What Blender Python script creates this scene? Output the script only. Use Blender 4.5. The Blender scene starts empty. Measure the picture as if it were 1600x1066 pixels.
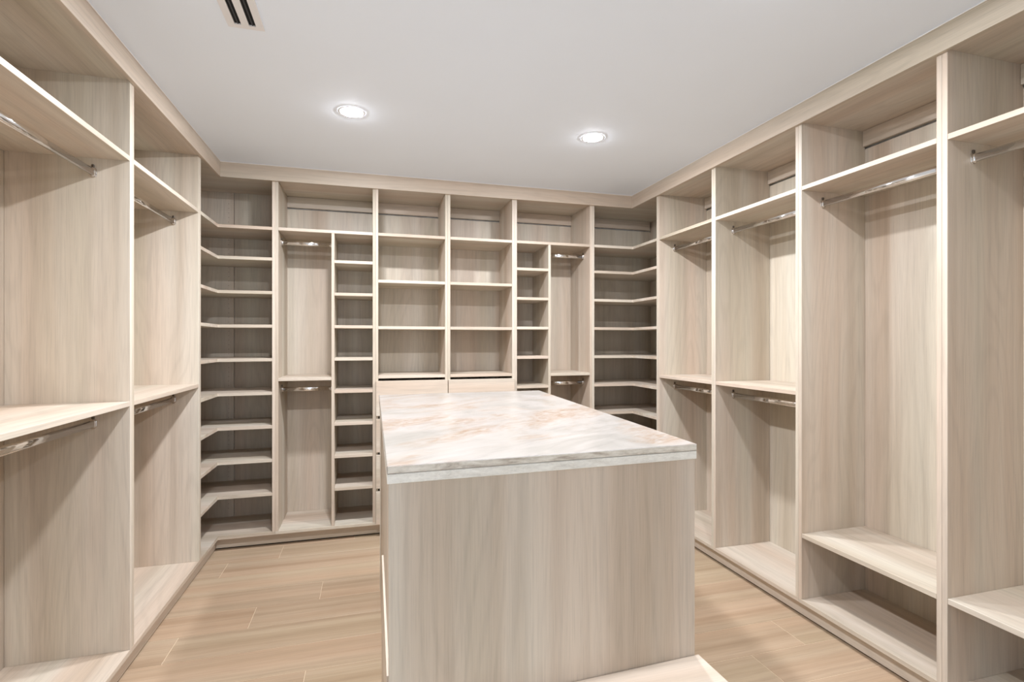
import bpy, bmesh, math, random
from mathutils import Vector, Matrix

random.seed(7)
SC = bpy.context.scene
COL = SC.collection

# ------------------------------------------------------------------ camera
CAM_Z = 1.34
cam_data = bpy.data.cameras.new('camera')
cam_data.lens = 18.0
cam_data.sensor_width = 36.0
cam_data.clip_start = 0.02
cam = bpy.data.objects.new('camera', cam_data)
cam.location = (0.0, 0.0, CAM_Z)
cam.rotation_euler = (math.radians(90), 0, -math.radians(15.555))
COL.objects.link(cam)
SC.camera = cam

# ------------------------------------------------------------------ light and exposure
WORLD_COLOR = (0.78, 0.88, 1.0)
WORLD_STRENGTH = 2.1            # cool fill light let in by the unseen doorway added behind the camera
LAMP_COLOR = (1.0, 1.0, 1.04)
LAMP_STRENGTH = [1377.0, 1283.0, 1330.0, 845.0]
LAMP_XY = [(-0.085, 2.655), (1.20, 2.63), (-0.085, 1.26), (1.21, 1.26)]
LENS_R, LENS_D = 0.053, 0.0040        # shallow domed diffusers
w = bpy.data.worlds.new('world'); SC.world = w; w.use_nodes = True
bg = w.node_tree.nodes['Background']
bg.inputs[0].default_value = (*WORLD_COLOR, 1); bg.inputs[1].default_value = WORLD_STRENGTH
vs = SC.view_settings
vs.view_transform = 'Standard'; vs.look = 'None'; vs.gamma = 1.0; vs.use_curve_mapping = False
vs.exposure = -0.02
SC.cycles.max_bounces = 14
SC.cycles.diffuse_bounces = 8

# ------------------------------------------------------------------ room dimensions (metres, floor at z = 0)
XL, XR, YB = -0.924, 1.992, 3.618       # front planes of the left, right and back cabinets
DEP = 0.390                             # clear depth inside the cabinets
DEP_L = 0.411                           # the left run is slightly deeper
CEIL = CAM_Z + 1.134
T = 0.0185                              # board thickness (each bay has its own side, they stand in pairs)
def Z(r): return CAM_Z + r              # height relative to the lens -> height above the floor

# ------------------------------------------------------------------ materials
def srgb(r, g, b):
    f = lambda c: (c/12.92 if c <= 0.04045 else ((c+0.055)/1.055)**2.4)
    return (f(r/255), f(g/255), f(b/255), 1)

class NT:
    def __init__(s, name):
        s.m = bpy.data.materials.new(name); s.m.use_nodes = True
        s.t = s.m.node_tree; s.b = s.t.nodes['Principled BSDF']
    def n(s, typ, **kw):
        nd = s.t.nodes.new(typ)
        for k, v in kw.items(): setattr(nd, k, v)
        return nd
    def l(s, a, b): s.t.links.new(a, b)
    def math(s, op, a, b=None):
        nd = s.n('ShaderNodeMath', operation=op)
        for i, x in enumerate((a, b)):
            if x is None: continue
            if isinstance(x, (int, float)): nd.inputs[i].default_value = x
            else: s.l(x, nd.inputs[i])
        return nd.outputs[0]
    def mix(s, fac, a, b, mode='MIX'):
        nd = s.n('ShaderNodeMix', data_type='RGBA', blend_type=mode)
        for i, x in ((0, fac), (6, a), (7, b)):
            if isinstance(x, (int, float)): nd.inputs[i].default_value = x
            elif isinstance(x, tuple): nd.inputs[i].default_value = x
            else: s.l(x, nd.inputs[i])
        return nd.outputs[2]
    def ramp(s, fac, stops, interp='LINEAR'):
        nd = s.n('ShaderNodeValToRGB'); cr = nd.color_ramp; cr.interpolation = interp
        while len(cr.elements) > 1: cr.elements.remove(cr.elements[-1])
        cr.elements[0].position = stops[0][0]; cr.elements[0].color = stops[0][1]
        for p, c in stops[1:]:
            e = cr.elements.new(p); e.color = c
        s.l(fac, nd.inputs[0]); return nd.outputs[0]
    def noise(s, vec, scale, detail=2.0, rough=0.5, dist=0.0):
        mp = s.n('ShaderNodeMapping'); s.l(vec, mp.inputs[0]); mp.inputs['Scale'].default_value = scale
        nd = s.n('ShaderNodeTexNoise'); s.l(mp.outputs[0], nd.inputs['Vector'])
        nd.inputs['Scale'].default_value = 1.0; nd.inputs['Detail'].default_value = detail
        nd.inputs['Roughness'].default_value = rough; nd.inputs['Distortion'].default_value = dist
        return nd.outputs[0]

def g(v): return (v, v, v, 1)

def wood(name, axis, light, mid, dark, rough=0.42, rnd_tone=0.0, ac=1.0, ringw=0.55):
    """pale laminate with the grain along the given axis"""
    s = NT(name)
    tc = s.n('ShaderNodeTexCoord'); oi = s.n('ShaderNodeObjectInfo')
    cmb = s.n('ShaderNodeCombineXYZ')
    for i, k in enumerate((37.0, 53.0, 71.0)):
        s.l(s.math('MULTIPLY', oi.outputs['Random'], k), cmb.inputs[i])
    add = s.n('ShaderNodeVectorMath', operation='ADD')
    s.l(tc.outputs['Object'], add.inputs[0]); s.l(cmb.outputs[0], add.inputs[1])
    v = add.outputs[0]
    def sc(across, along):
        q = [across]*3; q[axis] = along; return tuple(q)
    band = s.noise(v, sc(8.0*ac, 0.30), 2.0, 0.5)                 # broad staves
    streak = s.noise(v, sc(44.0*ac, 0.7), 3.0, 0.6, 0.15)           # streaks
    pore = s.noise(v, sc(300.0, 7.0), 2.0, 0.6)                 # fine pores
    cath = s.noise(v, sc(4.2*ac, 0.55), 1.0, 0.4, 0.2)            # growth rings seen as contours
    ring = s.math('SINE', s.math('MULTIPLY', cath, 100.0))
    ring = s.math('ADD', s.math('MULTIPLY', ring, 0.5), 0.5)
    hue = s.noise(v, sc(5.0, 0.3), 1.0)
    c = s.ramp(band, [(0.30, dark), (0.47, mid), (0.68, light)])
    st = s.ramp(streak, [(0.32, g(0.80)), (0.52, g(1.0)), (0.75, g(1.04))])
    c = s.mix(0.42, c, s.mix(1.0, c, st, 'MULTIPLY'))
    rg = s.ramp(ring, [(0.0, g(0.90)), (0.35, g(1.0)), (1.0, g(1.0))])
    c = s.mix(ringw, c, s.mix(1.0, c, rg, 'MULTIPLY'))
    pr = s.ramp(pore, [(0.30, g(0.82)), (0.50, g(1.0)), (0.8, g(1.05))])
    c = s.mix(0.60, c, s.mix(1.0, c, pr, 'MULTIPLY'))
    tint = s.ramp(hue, [(0.36, (1.03, 0.985, 0.965, 1)), (0.5, g(1.0)), (0.64, (0.98, 1.005, 0.985, 1))])
    c = s.mix(1.0, c, tint, 'MULTIPLY')
    if rnd_tone:
        k = s.math('ADD', s.math('MULTIPLY', oi.outputs['Random'], 2*rnd_tone), 1.0-rnd_tone)
        cc = s.n('ShaderNodeCombineColor')
        for i in range(3): s.l(k, cc.inputs[i])
        c = s.mix(1.0, c, cc.outputs[0], 'MULTIPLY')
    s.l(c, s.b.inputs['Base Color'])
    s.b.inputs['Roughness'].default_value = rough
    s.b.inputs['Specular IOR Level'].default_value = 0.35
    bp = s.n('ShaderNodeBump'); bp.inputs['Strength'].default_value = 0.12; bp.inputs['Distance'].default_value = 0.0006
    s.l(pore, bp.inputs['Height']); s.l(bp.outputs[0], s.b.inputs['Normal'])
    return s.m

WL, WM, WD = srgb(208, 200, 187), srgb(198, 186, 171), srgb(185, 172, 155)
WOOD = [wood('laminate_grain_%s' % 'xyz'[i], i, WL, WM, WD) for i in range(3)]
FL, FM, FD = srgb(182, 162, 139), srgb(173, 152, 128), srgb(162, 140, 116)
PLANK = wood('floor_plank_oak', 0, FL, FM, FD, rough=0.38, rnd_tone=0.012, ac=2.0, ringw=0.3)

def plain(name, col, rough=0.5, metal=0.0, spec=0.4, noise=0.0, nscale=40):
    s = NT(name)
    tc = s.n('ShaderNodeTexCoord')
    nz = s.noise(tc.outputs['Object'], (nscale,)*3, 3.0)
    hi = tuple(min(1, c*(1+noise)) for c in col[:3]) + (1,)
    lo = tuple(c*(1-noise) for c in col[:3]) + (1,)
    s.l(s.ramp(nz, [(0.3, lo), (0.7, hi)]), s.b.inputs['Base Color'])
    s.b.inputs['Roughness'].default_value = rough
    s.b.inputs['Metallic'].default_value = metal
    s.b.inputs['Specular IOR Level'].default_value = spec
    return s.m

PAINT = plain('white_ceiling_paint', srgb(232, 242, 254), 0.8, noise=0.006, nscale=3)
WALLP = plain('white_wall_paint', srgb(232, 231, 228), 0.8, noise=0.006, nscale=3)
CAULK = plain('white_caulk', srgb(240, 240, 240), 0.6, noise=0.01)
CHROME = plain('polished_chrome', (0.82, 0.81, 0.80, 1), 0.09, 1.0, noise=0.01)
STEEL = plain('dark_screw_steel', (0.16, 0.14, 0.12, 1), 0.35, 0.9, noise=0.05)
GROUT = plain('pale_grout', srgb(214, 196, 170), 0.85, noise=0.05, nscale=90)
BLACK = plain('dark_void', srgb(26, 26, 28), 0.9, noise=0.05)
VOIDG = plain('charcoal_blade', srgb(62, 62, 66), 0.6, noise=0.05)
DARKHOLE = plain('drilled_hole', srgb(120, 106, 92), 0.9, noise=0.05)
VENTP = plain('white_vent_enamel', srgb(228, 228, 230), 0.4, noise=0.005)

def stone_mat():
    s = NT('pale_quartzite')
    tc = s.n('ShaderNodeTexCoord')
    rot = s.n('ShaderNodeMapping'); rot.inputs['Rotation'].default_value = (0, 0, math.radians(-32))
    s.l(tc.outputs['Object'], rot.inputs[0]); v = rot.outputs[0]
    cloud = s.noise(v, (2.1, 3.0, 3.0), 5.0, 0.6, 0.9)
    peach = s.noise(v, (1.7, 3.2, 3.2), 4.0, 0.62, 1.0)
    stroke = s.noise(v, (7.0, 62.0, 62.0), 4.0, 0.62, 1.0)
    stroke2 = s.noise(v, (13.0, 34.0, 34.0), 4.0, 0.66, 1.6)
    c = s.ramp(cloud, [(0.33, srgb(142, 139, 133)), (0.47, srgb(156, 152, 147)), (0.66, srgb(166, 162, 159))])
    pk = s.ramp(peach, [(0.46, g(0)), (0.60, g(1))])
    sp = s.ramp(stroke2, [(0.40, g(0)), (0.60, g(1))])
    c = s.mix(s.math('MULTIPLY', pk, 0.30), c, srgb(156, 140, 122))
    c = s.mix(s.math('MULTIPLY', s.math('MULTIPLY', pk, sp), 0.74), c, srgb(132, 106, 82))
    sk = s.ramp(stroke, [(0.32, g(0.80)), (0.47, g(0.98)), (0.7, g(1.05))])
    c = s.mix(0.75, c, s.mix(1.0, c, sk, 'MULTIPLY'))
    s.l(c, s.b.inputs['Base Color'])
    s.b.inputs['Roughness'].default_value = 0.30
    s.b.inputs['Specular IOR Level'].default_value = 0.4
    return s.m
def stone_edge_mat(name, a, b, d):
    s = NT(name)
    tc = s.n('ShaderNodeTexCoord'); v = tc.outputs['Object']
    n1 = s.noise(v, (7.0, 7.0, 30.0), 4.0, 0.65, 1.2); n2 = s.noise(v, (60.0, 60.0, 160.0), 4.0, 0.7, 1.0)
    c = s.ramp(n1, [(0.34, d), (0.50, b), (0.66, a)])
    c = s.mix(0.6, c, s.mix(1.0, c, s.ramp(n2, [(0.3, g(0.78)), (0.6, g(1.05))]), 'MULTIPLY'))
    s.l(c, s.b.inputs['Base Color']); s.b.inputs['Roughness'].default_value = 0.38
    return s.m
STONE = stone_mat()
STONE_STRIP = stone_edge_mat('pale_quartzite_apron', srgb(240, 239, 232), srgb(232, 230, 222), srgb(220, 217, 208))
STONE_EDGE = stone_edge_mat('veined_quartzite_edge', srgb(230, 226, 216), srgb(212, 206, 194), srgb(164, 152, 138))

def emit_mat(name, col, strength):
    s = NT(name)
    e = s.n('ShaderNodeEmission'); e.inputs[0].default_value = (*col, 1); e.inputs[1].default_value = strength
    s.l(e.outputs[0], s.t.nodes['Material Output'].inputs[0])
    return s.m
LENS = [emit_mat('lit_led_lens', LAMP_COLOR, k) for k in LAMP_STRENGTH]

# ------------------------------------------------------------------ geometry helpers
def world_loc(o):
    p = Vector(o.location)
    while o.parent is not None:
        o = o.parent; p += Vector(o.location)
    return p

def link(name, me, mat, parent, at):
    for m in (mat if isinstance(mat, (list, tuple)) else [mat]): me.materials.append(m)
    o = bpy.data.objects.new(name, me); COL.objects.link(o)
    at = Vector(at)
    if parent is not None:
        o.parent = parent; o.location = at - world_loc(parent)
    else:
        o.location = at
    return o

def finish(bm, name, mat, parent, at, bevel=0.0, smooth=False):
    if bevel:
        bmesh.ops.bevel(bm, geom=list(bm.edges), offset=bevel, segments=1, affect='EDGES', profile=0.5)
    bmesh.ops.recalc_face_normals(bm, faces=list(bm.faces))
    me = bpy.data.meshes.new(name); bm.to_mesh(me); bm.free()
    if smooth:
        for p in me.polygons: p.use_smooth = True
    return link(name, me, mat, parent, at)

def add_box(bm, x0, x1, y0, y1, z0, z1, c=(0, 0, 0)):
    vs_ = [bm.verts.new((x-c[0], y-c[1], z-c[2])) for z in (z0, z1) for y in (y0, y1) for x in (x0, x1)]
    for f in ((0, 2, 3, 1), (4, 5, 7, 6), (0, 1, 5, 4), (2, 6, 7, 3), (0, 4, 6, 2), (1, 3, 7, 5)):
        bm.faces.new([vs_[i] for i in f])

def box(name, b, mat, parent=None, bevel=0.0009):
    x0, x1, y0, y1, z0, z1 = b
    c = ((x0+x1)/2, (y0+y1)/2, (z0+z1)/2)
    bm = bmesh.new(); add_box(bm, *b, c=c)
    return finish(bm, name, mat, parent, c, bevel)

def prism(name, pts, z0, z1, mat, parent=None, bevel=0.0009, edge_mat=None):
    cx = sum(p[0] for p in pts)/len(pts); cy = sum(p[1] for p in pts)/len(pts); cz = (z0+z1)/2
    bm = bmesh.new()
    lo = [bm.verts.new((x-cx, y-cy, z0-cz)) for x, y in pts]
    hi = [bm.verts.new((x-cx, y-cy, z1-cz)) for x, y in pts]
    bm.faces.new(lo[::-1]); bm.faces.new(hi)
    n = len(pts)
    for i in range(n): bm.faces.new([lo[i], lo[(i+1) % n], hi[(i+1) % n], hi[i]])
    mats = mat
    if edge_mat is not None:
        bm.normal_update()
        bmesh.ops.recalc_face_normals(bm, faces=list(bm.faces))
        for f in bm.faces: f.material_index = 1 if abs(f.normal.z) < 0.5 else 0
        mats = [mat, edge_mat]
    return finish(bm, name, mats, parent, (cx, cy, cz), bevel)

def lathe(name, prof, mat, parent, at, seg=40, smooth=True):
    """profile (r, z) turned about z; r = 0 closes the end"""
    bm = bmesh.new(); rings = []
    for r, z in prof:
        rings.append([bm.verts.new((r*math.cos(2*math.pi*k/seg), r*math.sin(2*math.pi*k/seg), z)) for k in range(seg)] if r > 1e-6 else [bm.verts.new((0, 0, z))])
    for a, b in zip(rings, rings[1:]):
        for k in range(seg):
            k2 = (k+1) % seg
            if len(a) == 1 and len(b) == 1: continue
            if len(a) == 1: bm.faces.new([a[0], b[k], b[k2]])
            elif len(b) == 1: bm.faces.new([a[k], a[k2], b[0]])
            else: bm.faces.new([a[k], a[k2], b[k2], b[k]])
    return finish(bm, name, mat, parent, at, 0, smooth)

def tag(o, label=None, cat=None, group=None, kind=None):
    if label: o['label'] = label
    if cat: o['category'] = cat
    if group: o['group'] = group
    if kind: o['kind'] = kind
    return o

def thing(name, loc, label, cat, group=None):
    o = bpy.data.objects.new(name, None); o.empty_display_size = 0.1
    o.location = loc; COL.objects.link(o)
    return tag(o, label, cat, group)

def structure(o): return tag(o, kind='structure')

# ------------------------------------------------------------------ the shell
X0W, X1W, Y0W, Y1W = XL-DEP_L-0.030, XR+DEP+0.030, -1.25, YB+DEP+0.022
floor = structure(box('floor', (X0W-0.1, X1W+0.1, Y0W-0.1, Y1W+0.1, -0.06, -0.0012), GROUT, None, 0))
structure(box('ceiling', (X0W-0.1, X1W+0.1, Y0W-0.1, Y1W+0.1, CEIL, CEIL+0.1), PAINT, None, 0))
structure(box('wall_left', (X0W-0.1, X0W, Y0W-0.1, Y1W+0.1, 0, CEIL), WALLP, None, 0))
structure(box('wall_right', (X1W, X1W+0.1, Y0W-0.1, Y1W+0.1, 0, CEIL), WALLP, None, 0))
structure(box('wall_back', (X0W, X1W, Y1W, Y1W+0.1, 0, CEIL), WALLP, None, 0))
bm = bmesh.new()                                        # front wall, behind the camera, with an unseen doorway added and sized for fill light
DX0, DX1, DZ = -0.60, 0.95, 2.30
add_box(bm, X0W, DX0, Y0W-0.1, Y0W, 0, CEIL); add_box(bm, DX1, X1W, Y0W-0.1, Y0W, 0, CEIL); add_box(bm, DX0, DX1, Y0W-0.1, Y0W, DZ, CEIL)
structure(finish(bm, 'wall_front', WALLP, None, (0, 0, 0)))

# floor planks: 200 x 1200 mm wood-look tiles laid across the room, quarter offset
PW, PL, J = 0.20, 1.20, 0.0022
plank_mesh = {}
row = 0
yy = 3.63
while yy > -1.2:
    y1, y0 = yy, yy-PW
    off = [-0.54, -0.82, -1.13, -0.25][row % 4] if row < 2 else [-0.25, -0.547, -0.83, -1.14][(row-3) % 4]
    x = off - 2*PL
    while x < XR+0.2:
        xa, xb = max(x+J/2, XL-0.10), min(x+PL-J/2, XR+0.10)
        if xb-xa > 0.02:
            if not (xa > 0.12 and xb < 0.8 and y0 > 1.35 and y1 < 2.8):
                key = round(xb-xa, 4)
                c = ((xa+xb)/2, (y0+y1)/2, 0.0)
                if key not in plank_mesh:
                    b_ = bmesh.new(); add_box(b_, -key/2, key/2, -PW/2+J/2, PW/2-J/2, -0.005, 0.0)
                    bmesh.ops.bevel(b_, geom=[e for e in b_.edges if all(v.co.z > -0.001 for v in e.verts)], offset=0.0008, segments=1, affect='EDGES')
                    bmesh.ops.recalc_face_normals(b_, faces=list(b_.faces))
                    me = bpy.data.meshes.new('floor_plank'); b_.to_mesh(me); b_.free(); me.materials.append(PLANK)
                    plank_mesh[key] = me
                o = bpy.data.objects.new('floor_plank', plank_mesh[key]); COL.objects.link(o)
                o.parent = floor; o.location = Vector(c)-Vector(floor.location)
        x += PL
    yy -= PW; row += 1
# the last strip of flooring under the back toe kick
for xa, xb in ((XL-0.1, -0.1), (-0.098, 1.1), (1.102, XR+0.1)):
    o = box('floor_plank', (xa, xb, 3.632, 3.74, -0.005, 0.0), PLANK, floor, 0)

# crown fascia (U shaped run under the ceiling, one board per wall)
FT = 0.018
FZ0, FZ1 = Z(1.037), CEIL
def fascia(name, pts, axis):
    o = structure(prism(name, pts, FZ0, FZ1-0.0015, WOOD[axis], None, 0.0008)); return o
Y_NEAR_L, Y_NEAR_R = 1.54, 0.735
f1 = fascia('trim_1', [(XL, Y_NEAR_L), (XL+FT, Y_NEAR_L), (XL+FT, YB-FT), (XL, YB)], 1)
f2 = fascia('trim_2', [(XL, YB), (XL+FT, YB-FT), (XR-FT, YB-FT), (XR, YB)], 0)
f3 = fascia('trim_3', [(XR, Y_NEAR_R), (XR, YB), (XR-FT, YB-FT), (XR-FT, Y_NEAR_R)], 1)
CB = 0.0045
box('caulk_bead', (XL+FT, XL+FT+CB, Y_NEAR_L, YB-FT-CB, CEIL-0.004, CEIL-0.0005), CAULK, f1, 0.001)
box('caulk_bead', (XL+FT, XR-FT, YB-FT-CB, YB-FT, CEIL-0.004, CEIL-0.0005), CAULK, f2, 0.001)
box('caulk_bead', (XR-FT-CB, XR-FT, Y_NEAR_R, YB-FT-CB, CEIL-0.004, CEIL-0.0005), CAULK, f3, 0.001)

# toe kicks under the cabinets (board, with a dark reveal where it meets the floor)
DECK_T, DECK_B = Z(-1.238), Z(-1.258)
TL, TB, TR = XL-0.024, YB+0.050, XR+0.036
REV = 0.010
k1 = structure(box('baseboard_left', (TL-0.016, TL, Y_NEAR_L, TB, REV, DECK_B-0.001), WOOD[1], None, 0.0006))
k2 = structure(box('baseboard_back', (TL, TR, TB, TB+0.016, REV, DECK_B-0.001), WOOD[0], None, 0.0006))
k3 = structure(box('baseboard_right', (TR, TR+0.016, Y_NEAR_R, TB, REV, DECK_B-0.001), WOOD[1], None, 0.0006))
box('gap_shade_strip', (TL-0.05, TL-0.017, Y_NEAR_L, TB, 0.0, 0.03), BLACK, k1, 0)  # black strip added behind the floor gap stands in for its shade
box('gap_shade_strip', (TL, TR, TB+0.017, TB+0.05, 0.0, 0.03), BLACK, k2, 0)
box('gap_shade_strip', (TR+0.017, TR+0.05, Y_NEAR_R, TB, 0.0, 0.03), BLACK, k3, 0)

# ------------------------------------------------------------------ cabinet bays
# A bay is described in its own frame: a = along its wall, d = depth from its front plane.
TOP_B = Z(1.044)
MAIN_T, MID_T = Z(0.741), Z(-0.242)
ROD_U, ROD_L = Z(0.664), Z(-0.326)
ST = 0.020

class Wall:
    def __init__(s, side): s.side = side; s.dep = DEP_L if side == 'L' else DEP
    def b(s, a0, a1, d0, d1, z0, z1):
        if s.side == 'L': return (XL-d1, XL-d0, a0, a1, z0, z1)
        if s.side == 'R': return (XR+d0, XR+d1, a0, a1, z0, z1)
        return (a0, a1, YB+d0, YB+d1, z0, z1)
    def p(s, a, d, z):
        return {'L': (XL-d, a, z), 'R': (XR+d, a, z), 'B': (a, YB+d, z)}[s.side]
    @property
    def along(s): return 0 if s.side == 'B' else 1
LW, RW, BW = Wall('L'), Wall('R'), Wall('B')

def oval_rod(parent, wall, a0, a1, z, d=0.124):
    """oval chrome wardrobe tube with a cup bracket at each end"""
    n = 28; hw, hh = 0.0075, 0.0150
    A = wall.along
    mid = wall.p((a0+a1)/2, d, z)
    bm = bmesh.new(); L = (a1-a0)/2 - 0.002
    def ringpts(hw, hh, t):
        out = []
        for k in range(n):
            th = 2*math.pi*k/n
            c_, s_ = math.cos(th), math.sin(th)
            u = hw*c_; v = (hh-hw)*(1 if s_ > 0 else -1)*(1 if abs(s_) > 1e-6 else 0) + hw*s_
            out.append((t, u, v) if A == 0 else (u, t, v))
        return out
    def tube(bm, hw, hh, t0, t1):
        r0 = [bm.verts.new(p) for p in ringpts(hw, hh, t0)]; r1 = [bm.verts.new(p) for p in ringpts(hw, hh, t1)]
        for k in range(n): bm.faces.new([r0[k], r0[(k+1) % n], r1[(k+1) % n], r1[k]])
        bm.faces.new(r0[::-1]); bm.faces.new(r1)
    tube(bm, hw, hh, -L, L)
    rod = finish(bm, 'hanging_rod', CHROME, parent, mid)
    for p in rod.data.polygons: p.use_smooth = len(p.vertices) == 4
    for e, sg in ((a0, 1), (a1, -1)):
        bm = bmesh.new()
        lo, hi = sorted((0.0, sg*0.004)); tube(bm, 0.0125, 0.0205, lo, hi)
        lo, hi = sorted((sg*0.004, sg*0.013)); tube(bm, 0.0098, 0.0172, lo, hi)
        br = finish(bm, 'rod_bracket', CHROME, rod, wall.p(e, d, z))
        for p in br.data.polygons: p.use_smooth = len(p.vertices) == 4
        bm = bmesh.new()                                 # screw tab above the cup
        s0, s1 = sorted((sg*0.0, sg*0.007))
        bb = (s0, s1, -0.005, 0.005, 0.018, 0.031) if A == 0 else (-0.005, 0.005, s0, s1, 0.018, 0.031)
        add_box(bm, *bb)
        finish(bm, 'bracket_screw', STEEL, rod, wall.p(e, d, z), 0.0015)
    return rod

def shell(wall, name, a0, a1, label, group, cat='wardrobe', cleat=True, back=True, lbl_mid=None):
    """sides, floor deck, top, back and hanging strip of one bay between the outer faces a0..a1"""
    al = wall.along; DEP = wall.dep
    u = thing(name, wall.p((a0+a1)/2, DEP/2, 0.0), label, cat, group)
    gp = 0.0003
    box('side_panel', wall.b(a0+gp, a0+T, 0, DEP, DECK_T, TOP_B+0.018), WOOD[2], u)
    box('side_panel', wall.b(a1-T, a1-gp, 0, DEP, DECK_T, TOP_B+0.018), WOOD[2], u)
    box('bottom_deck', wall.b(a0+gp, a1-gp, 0, DEP, DECK_B, DECK_T), WOOD[al], u)
    box('top_panel', wall.b(a0+T, a1-T, 0.001, DEP, TOP_B, TOP_B+0.018), WOOD[al], u)
    if back:
        box('back_panel', wall.b(a0+gp, a1-gp, DEP+0.0005, DEP+0.0085, DECK_B, Z(0.957) if cleat else TOP_B+0.018), WOOD[2], u, 0)
    if cleat:
        box('hanging_strip', wall.b(a0+T+0.001, a1-T-0.001, DEP-0.017, DEP-0.0005, Z(0.966), TOP_B-0.001), WOOD[al], u)
    # levelling feet carry the deck behind the toe kick
    for aa in (a0+0.10, a1-0.10):
        for dd in (0.12, DEP-0.05):
            f = lathe('levelling_foot', [(0, 0), (0.022, 0), (0.022, 0.006), (0.012, 0.010), (0.012, DECK_B-0.001), (0, DECK_B-0.001)], BLACK, u, wall.p(aa, dd, 0.0), 12)
    return u

def shelf(u, wall, a0, a1, ztop, d0=0.0005, d1=None, name='shelf'):
    d1 = wall.dep-0.001 if d1 is None else d1
    return box(name, wall.b(a0+0.0004, a1-0.0004, d0, d1, ztop-ST, ztop), WOOD[wall.along], u)

def double_hang(wall, name, a0, a1, label, group):
    u = shell(wall, name, a0, a1, label, group)
    i0, i1 = a0+T, a1-T
    shelf(u, wall, i0, i1, MAIN_T); shelf(u, wall, i0, i1, MID_T)
    oval_rod(u, wall, i0, i1, ROD_U); oval_rod(u, wall, i0, i1, ROD_L)
    return u

def long_hang(wall, name, a0, a1, label, group):
    u = shell(wall, name, a0, a1, label, group)
    i0, i1 = a0+T, a1-T
    shelf(u, wall, i0, i1, MAIN_T); shelf(u, wall, i0, i1, Z(-0.922))
    oval_rod(u, wall, i0, i1, ROD_U)
    return u

CUB = [0.542 - 0.218*k for k in range(8)]       # the eight small shelves of shoe columns and corners

# joint lines between neighbouring bays
L1c, L2c = 2.4045, 3.2615
P1c, P2c, P3c, P4c = 3.2560, 2.6400, 2.0070, 1.3655
B1c, B2c, B3c, B4c, B5c = -0.5905, 0.0395, 0.5345, 1.0265, 1.6450

GL = 'double-hang wardrobe bays along the left wall'
GR = 'double-hang wardrobe bays along the right wall'
GLR = 'long-hang wardrobe bays along the right wall'
double_hang(LW, 'hanging_wardrobe', 1.555, L1c, 'wide pale wood hanging bay at the left edge of the photo, cut by the frame', GL)
double_hang(LW, 'hanging_wardrobe', L1c, L2c, 'pale wood hanging bay on the left wall next to the dark corner shelves', GL)
double_hang(RW, 'hanging_wardrobe', P2c, P1c, 'narrow hanging bay on the right wall beside the corner shelves', GR)
double_hang(RW, 'hanging_wardrobe', P3c, P2c, 'double-rod hanging bay on the right wall, just left of the tall one-rod bay', GR)
long_hang(RW, 'long_hang_wardrobe', P4c, P3c, 'tall pale wood bay with one rod and a full low shelf in view', GLR)
long_hang(RW, 'long_hang_wardrobe', 0.745, P4c, 'tall pale wood bay at the right edge of the photo, cut by the frame', GLR)

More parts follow.
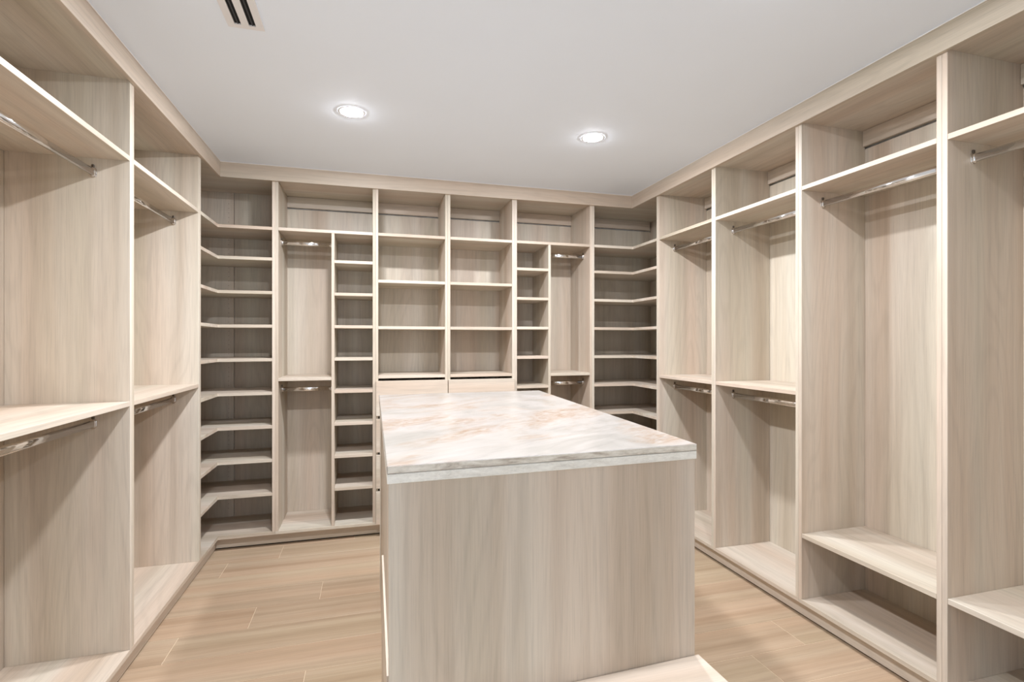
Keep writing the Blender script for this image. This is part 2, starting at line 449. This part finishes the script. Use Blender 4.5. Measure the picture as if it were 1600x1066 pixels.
# ---- corner shelf units
def corner_unit(left):
    if left:
        xo, xi, bx, ya = XL-DEP_L, XL, B1c, L2c
        lab = 'dark L-shaped corner shelf unit with seamed back, between left wall and back wall'
        sx = 1
    else:
        xo, xi, bx, ya = XR+DEP, XR, B5c, P1c
        lab = 'L-shaped corner shelf unit between back wall and right wall, behind the island corner'
        sx = -1
    yb = YB+DEP
    u = thing('corner_shelving', ((xo+bx)/2, (ya+yb)/2, 0), lab, 'shelving', 'L-shaped corner shelf units')
    gp = 0.0003
    W = LW if left else RW
    box('side_panel', W.b(ya+gp, ya+T, 0, W.dep, DECK_T, TOP_B+0.018), WOOD[2], u)
    if left: box('side_panel', BW.b(bx-T, bx-gp, 0, DEP, DECK_T, TOP_B+0.018), WOOD[2], u)
    else: box('side_panel', BW.b(bx+gp, bx+T, 0, DEP, DECK_T, TOP_B+0.018), WOOD[2], u)
    bi = bx - sx*T
    def L(e_out, e_y, e_b, e_f=0.0005):
        p = [(xo+sx*e_out, ya+e_y), (xi-sx*e_f, ya+e_y), (xi-sx*e_f, YB+e_f), (e_b, YB+e_f), (e_b, yb-e_out), (xo+sx*e_out, yb-e_out)]
        return p if left else p[::-1]
    def lshelf(name, z0, z1, full=False):
        if full: pts = L(0.0, gp, bx-sx*gp, 0.0)
        else: pts = L(0.001, T+0.0004, bi-sx*0.0004)
        return prism(name, pts, z0, z1, WOOD[0], u)
    lshelf('bottom_deck', DECK_B, DECK_T, True)
    lshelf('top_panel', TOP_B, TOP_B+0.018)
    lshelf('shelf', MAIN_T-ST, MAIN_T)
    for r in CUB: lshelf('shelf', Z(r)-ST, Z(r))
    z0, z1 = DECK_B, TOP_B+0.018
    if left:
        seam = XL+0.004
        box('back_panel', (xo, seam-0.0018, yb+0.0005, yb+0.0085, z0, z1), WOOD[2], u, 0.0008)
        box('back_panel', (seam+0.0018, bx-gp, yb+0.0005, yb+0.0085, z0, z1), WOOD[2], u, 0.0008)
        box('back_panel', (xo-0.0085, xo-0.0005, ya+gp, yb+0.0085, z0, z1), WOOD[2], u, 0)
        bm = bmesh.new()                                  # drilled shelf-pin holes beside the seam
        for k in range(70):
            zz = DECK_T+0.06+0.032*k
            if zz > TOP_B-0.05: break
            for hx in (seam-0.035,):
                vv = [bm.verts.new((hx+0.0022*math.cos(t*math.pi/4)-hx, 0, zz+0.0022*math.sin(t*math.pi/4))) for t in range(8)]
                bm.faces.new(vv)
        h = finish(bm, 'shelf_pin_holes', DARKHOLE, u, (seam-0.035, yb+0.0002, 0)); h['kind'] = 'stuff'
    else:
        box('back_panel', (bx+gp, xo, yb+0.0005, yb+0.0085, z0, Z(0.957)), WOOD[2], u, 0.0008)
        box('back_panel', (xo+0.0005, xo+0.0085, ya+gp, yb+0.0085, z0, z1), WOOD[2], u, 0)
        box('hanging_strip', (bx+T+0.001, xo-0.018, yb-0.017, yb-0.0005, Z(0.966), TOP_B-0.001), WOOD[0], u)
    for fx, fy in ((xo+sx*0.06, ya+0.1), (xi-sx*0.13, ya+0.1), (xo+sx*0.06, yb-0.06), (bx-sx*0.1, yb-0.06), (bx-sx*0.1, YB+0.13)):
        lathe('levelling_foot', [(0, 0), (0.022, 0), (0.022, 0.006), (0.012, 0.010), (0.012, DECK_B-0.001), (0, DECK_B-0.001)], BLACK, u, (fx, fy, 0), 12)
    return u
corner_unit(True)
corner_unit(False)

# ---- back wall: hanging bay + shoe column (left), mirrored on the right
def hang_and_cubbies(a0, a1, div, cub_right, label):
    u = shell(BW, 'shoe_wardrobe', a0, a1, label, 'hanging bays with a shoe column on the back wall')
    i0, i1 = a0+T, a1-T
    shelf(u, BW, i0, i1, MAIN_T)
    box('divider', BW.b(div-0.0095, div+0.0095, 0.0005, DEP-0.001, DECK_T+0.0003, MAIN_T-ST-0.0003), WOOD[2], u)
    h0, h1 = (i0, div-0.0095) if cub_right else (div+0.0095, i1)
    c0, c1 = (div+0.0095, i1) if cub_right else (i0, div-0.0095)
    shelf(u, BW, h0, h1, MID_T)
    oval_rod(u, BW, h0, h1, ROD_U); oval_rod(u, BW, h0, h1, ROD_L)
    for r in CUB: shelf(u, BW, c0, c1, Z(r), name='cubby_shelf')
    return u
hang_and_cubbies(B1c, B2c, -0.2355, True, 'back wall bay left of the drawers, hanging space left and shoe cubbies right')
hang_and_cubbies(B4c, B5c, 1.2995, False, 'back wall bay right of the drawers, shoe cubbies left and hanging space right')

# ---- back wall: open shelves over drawers
def shelves_and_drawers(a0, a1, label):
    u = shell(BW, 'drawer_bookcase', a0, a1, label, 'open shelf bays over drawers on the back wall', 'shelving')
    i0, i1 = a0+T, a1-T
    for z in (MAIN_T, Z(0.420), Z(0.101), Z(-0.237)): shelf(u, BW, i0, i1, z)
    tops = [-0.273, -0.532, -0.777, -1.026]; bots = [-0.511, -0.759, -1.005, -1.250]
    fa0 = a0+0.0045 if abs(a0-B2c) < 1e-6 else a0+0.0028
    fa1 = a1-0.0028 if abs(a1-B3c) < 1e-6 else a1-0.0045
    for zt, zb in zip(tops, bots):
        dr = box('drawer', BW.b(fa0, fa1, -0.0195, -0.0010, Z(zb), Z(zt)), WOOD[0], u, 0.001)
        bm = bmesh.new()                                  # open-topped drawer box behind the front
        q = [i0+0.012, i1-0.012, YB+0.001, YB+DEP-0.03, Z(zb)+0.02, Z(zt)-0.05]
        c = ((q[0]+q[1])/2, (q[2]+q[3])/2, (q[4]+q[5])/2); t = 0.013
        for b_ in ((q[0], q[0]+t, q[2], q[3], q[4], q[5]), (q[1]-t, q[1], q[2], q[3], q[4], q[5]),
                   (q[0]+t, q[1]-t, q[2], q[2]+t, q[4], q[5]), (q[0]+t, q[1]-t, q[3]-t, q[3], q[4], q[5]),
                   (q[0]+t, q[1]-t, q[2]+t, q[3]-t, q[4], q[4]+0.008)):
            add_box(bm, *b_, c=c)
        finish(bm, 'drawer_box', WOOD[0], dr, c)
    return u
shelves_and_drawers(B2c, B3c, 'left open shelf bay with drawers below, behind the island on the back wall')
shelves_and_drawers(B3c, B4c, 'right open shelf bay with drawers below, behind the island on the back wall')

# ------------------------------------------------------------------ island
C_NL, C_NR, C_FR, C_FL = (0.039, 1.231), (0.8985, 1.263), (0.970, 2.885), (0.0495, 2.865)
CT = Z(-0.293)
SLAB, APR = 0.0195, 0.0235
def lerp(p, q, t): return (p[0]+(q[0]-p[0])*t, p[1]+(q[1]-p[1])*t)
def quad(s, t):                                            # s across, t from front to back
    return lerp(lerp(C_NL, C_NR, s), lerp(C_FL, C_FR, s), t)
def inset(m_l, m_f, m_r, m_b):
    wd, ln = 0.86, 1.63
    return [quad(m_l/wd, m_f/ln), quad(1-m_r/wd, m_f/ln), quad(1-m_r/wd, 1-m_b/ln), quad(m_l/wd, 1-m_b/ln)]
top = thing('stone_countertop', (0.48, 2.05, CT-SLAB-APR), 'pale peach-veined stone countertop on the island', 'countertop')
prism('stone_slab', [C_NL, C_NR, C_FR, C_FL], CT-SLAB, CT, STONE, top, 0.0018, STONE_EDGE)
ap = inset(0.0006, 0.0010, 0.0006, 0.0006)
prism('stone_apron', ap, CT-SLAB-APR, CT-SLAB-0.0003, STONE_STRIP, top, 0.0012)['label'] = 'paler mitred lower strip of the stone edge'

IB = CT-SLAB-APR-0.0006                                    # top of the island carcass
isl = thing('island_cabinet', (0.48, 2.05, 0), 'pale grey wood island cabinet with plain end panel under the stone top', 'cabinet')
def strip(s0, s1, t0, t1): return [quad(s0, t0), quad(s1, t0), quad(s1, t1), quad(s0, t1)]
ml, mr, mf, mb = 0.004/0.86, 0.996, 0.006/1.63, 1-0.006/1.63
tp = 0.019/1.63; sp = 0.019/0.86
prism('end_panel', strip(ml, mr, mf, mf+tp), 0.0, IB, WOOD[2], isl)
prism('end_panel', strip(ml, mr, mb-tp, mb), 0.0, IB, WOOD[2], isl)
prism('side_panel', strip(ml+0.004, ml+0.004+sp, mf+tp, mb-tp), 0.0, IB, WOOD[2], isl)
prism('side_panel', strip(mr-sp, mr, mf+tp, mb-tp), 0.0, IB, WOOD[2], isl)
prism('low_door', strip(ml-0.0045, ml+0.0036, mf+tp+0.0008, mf+tp+0.715/1.63), 0.085, Z(-0.80), WOOD[1], isl, 0.0008)
prism('top_rail', strip(ml+sp+0.005, mr-sp-0.001, mf+tp+0.001, mb-tp-0.001), IB-0.02, IB-0.0005, WOOD[1], isl)

# bench against the near end of the island
BZ = Z(-0.896)
bench = thing('low_bench', (0.47, 1.03, 0), 'low pale wood bench standing against the near end of the island', 'bench')
dirx = Vector((C_NR[0]-C_NL[0], C_NR[1]-C_NL[1])).normalized(); diry = Vector((-0.02, 1.0)).normalized()
fl = Vector(quad(0, mf)); fr = Vector(quad(1, mf))
def bq(a, d):                                              # a along the island end from its left corner, d out towards the camera
    p = fl + dirx*a - diry*d; return (p.x, p.y)
BW_ = (fr-fl).length
def bstrip(a0, a1, d0, d1): return [bq(a0, d1), bq(a1, d1), bq(a1, d0), bq(a0, d0)]
prism('bench_seat', bstrip(0.0, BW_+0.008, 0.0012, 0.40), BZ-0.030, BZ, WOOD[0], bench, 0.0012)
prism('side_panel', bstrip(0.015, 0.034, 0.004, 0.385), 0.0, BZ-0.0305, WOOD[2], bench)
prism('side_panel', bstrip(BW_-0.026, BW_-0.007, 0.004, 0.385), 0.0, BZ-0.0305, WOOD[2], bench)
prism('front_panel', bstrip(0.035, BW_-0.027, 0.360, 0.378), 0.06, BZ-0.0305, WOOD[0], bench)

# ------------------------------------------------------------------ ceiling fittings
where = ['left of the two lit downlights in view on the white ceiling', 'right of the two lit downlights in view on the white ceiling',
         'ceiling downlight out of frame on the left, nearer the doorway', 'ceiling downlight out of frame on the right, nearer the doorway']
for (x, y), lab, lens_mat in zip(LAMP_XY, where, LENS):
    u = thing('recessed_downlight', (x, y, CEIL-0.005), lab, 'ceiling light', 'round recessed ceiling downlights')
    lathe('trim_ring', [(LENS_R-0.0005, 0.0045), (LENS_R-0.0005, 0.0030), (LENS_R+0.003, 0.0026), (LENS_R+0.011, 0.0032), (LENS_R+0.012, 0.0045)], VENTP, u, (x, y, CEIL-0.005), 48)
    ln = lathe('lamp_lens', [(LENS_R, 0.0)] + [(LENS_R*math.cos(a*math.pi/16), -LENS_D*math.sin(a*math.pi/16)) for a in range(1, 8)] + [(0, -LENS_D)], lens_mat, u, (x, y, CEIL-0.0015), 32)
    ln['label'] = 'glowing white lens'

VX0, VX1, VY0, VY1 = -0.487, -0.367, 1.44, 2.040
vent = thing('air_vent', ((VX0+VX1)/2, (VY0+VY1)/2, CEIL-0.004), 'white two-slot linear air vent in the ceiling at the top left', 'vent')
slots = [(-0.462, -0.440), (-0.415, -0.392)]
bm = bmesh.new(); vc = ((VX0+VX1)/2, (VY0+VY1)/2, CEIL-0.004); vz0, vz1 = CEIL-0.006, CEIL-0.0005
sy0, sy1 = VY0+0.022, VY1-0.022
for b_ in ((VX0, slots[0][0], VY0, VY1, vz0, vz1), (slots[0][1], slots[1][0], VY0, VY1, vz0, vz1), (slots[1][1], VX1, VY0, VY1, vz0, vz1)):
    add_box(bm, *b_, c=vc)
for a_, b_ in slots:
    add_box(bm, a_, b_, VY0, sy0, vz0, vz1, c=vc); add_box(bm, a_, b_, sy1, VY1, vz0, vz1, c=vc)
finish(bm, 'vent_frame', VENTP, vent, vc)
for a_, b_ in slots:
    sl = box('vent_slot', (a_, b_, sy0, sy1, CEIL-0.0016, CEIL-0.0004), BLACK, vent, 0)
    sl['label'] = 'dark slot'
    m_ = (a_+b_)/2
    box('slot_blade', (m_-0.002, m_+0.002, sy0+0.012, sy1, CEIL-0.0045, CEIL-0.0018), VOIDG, sl, 0.0005)
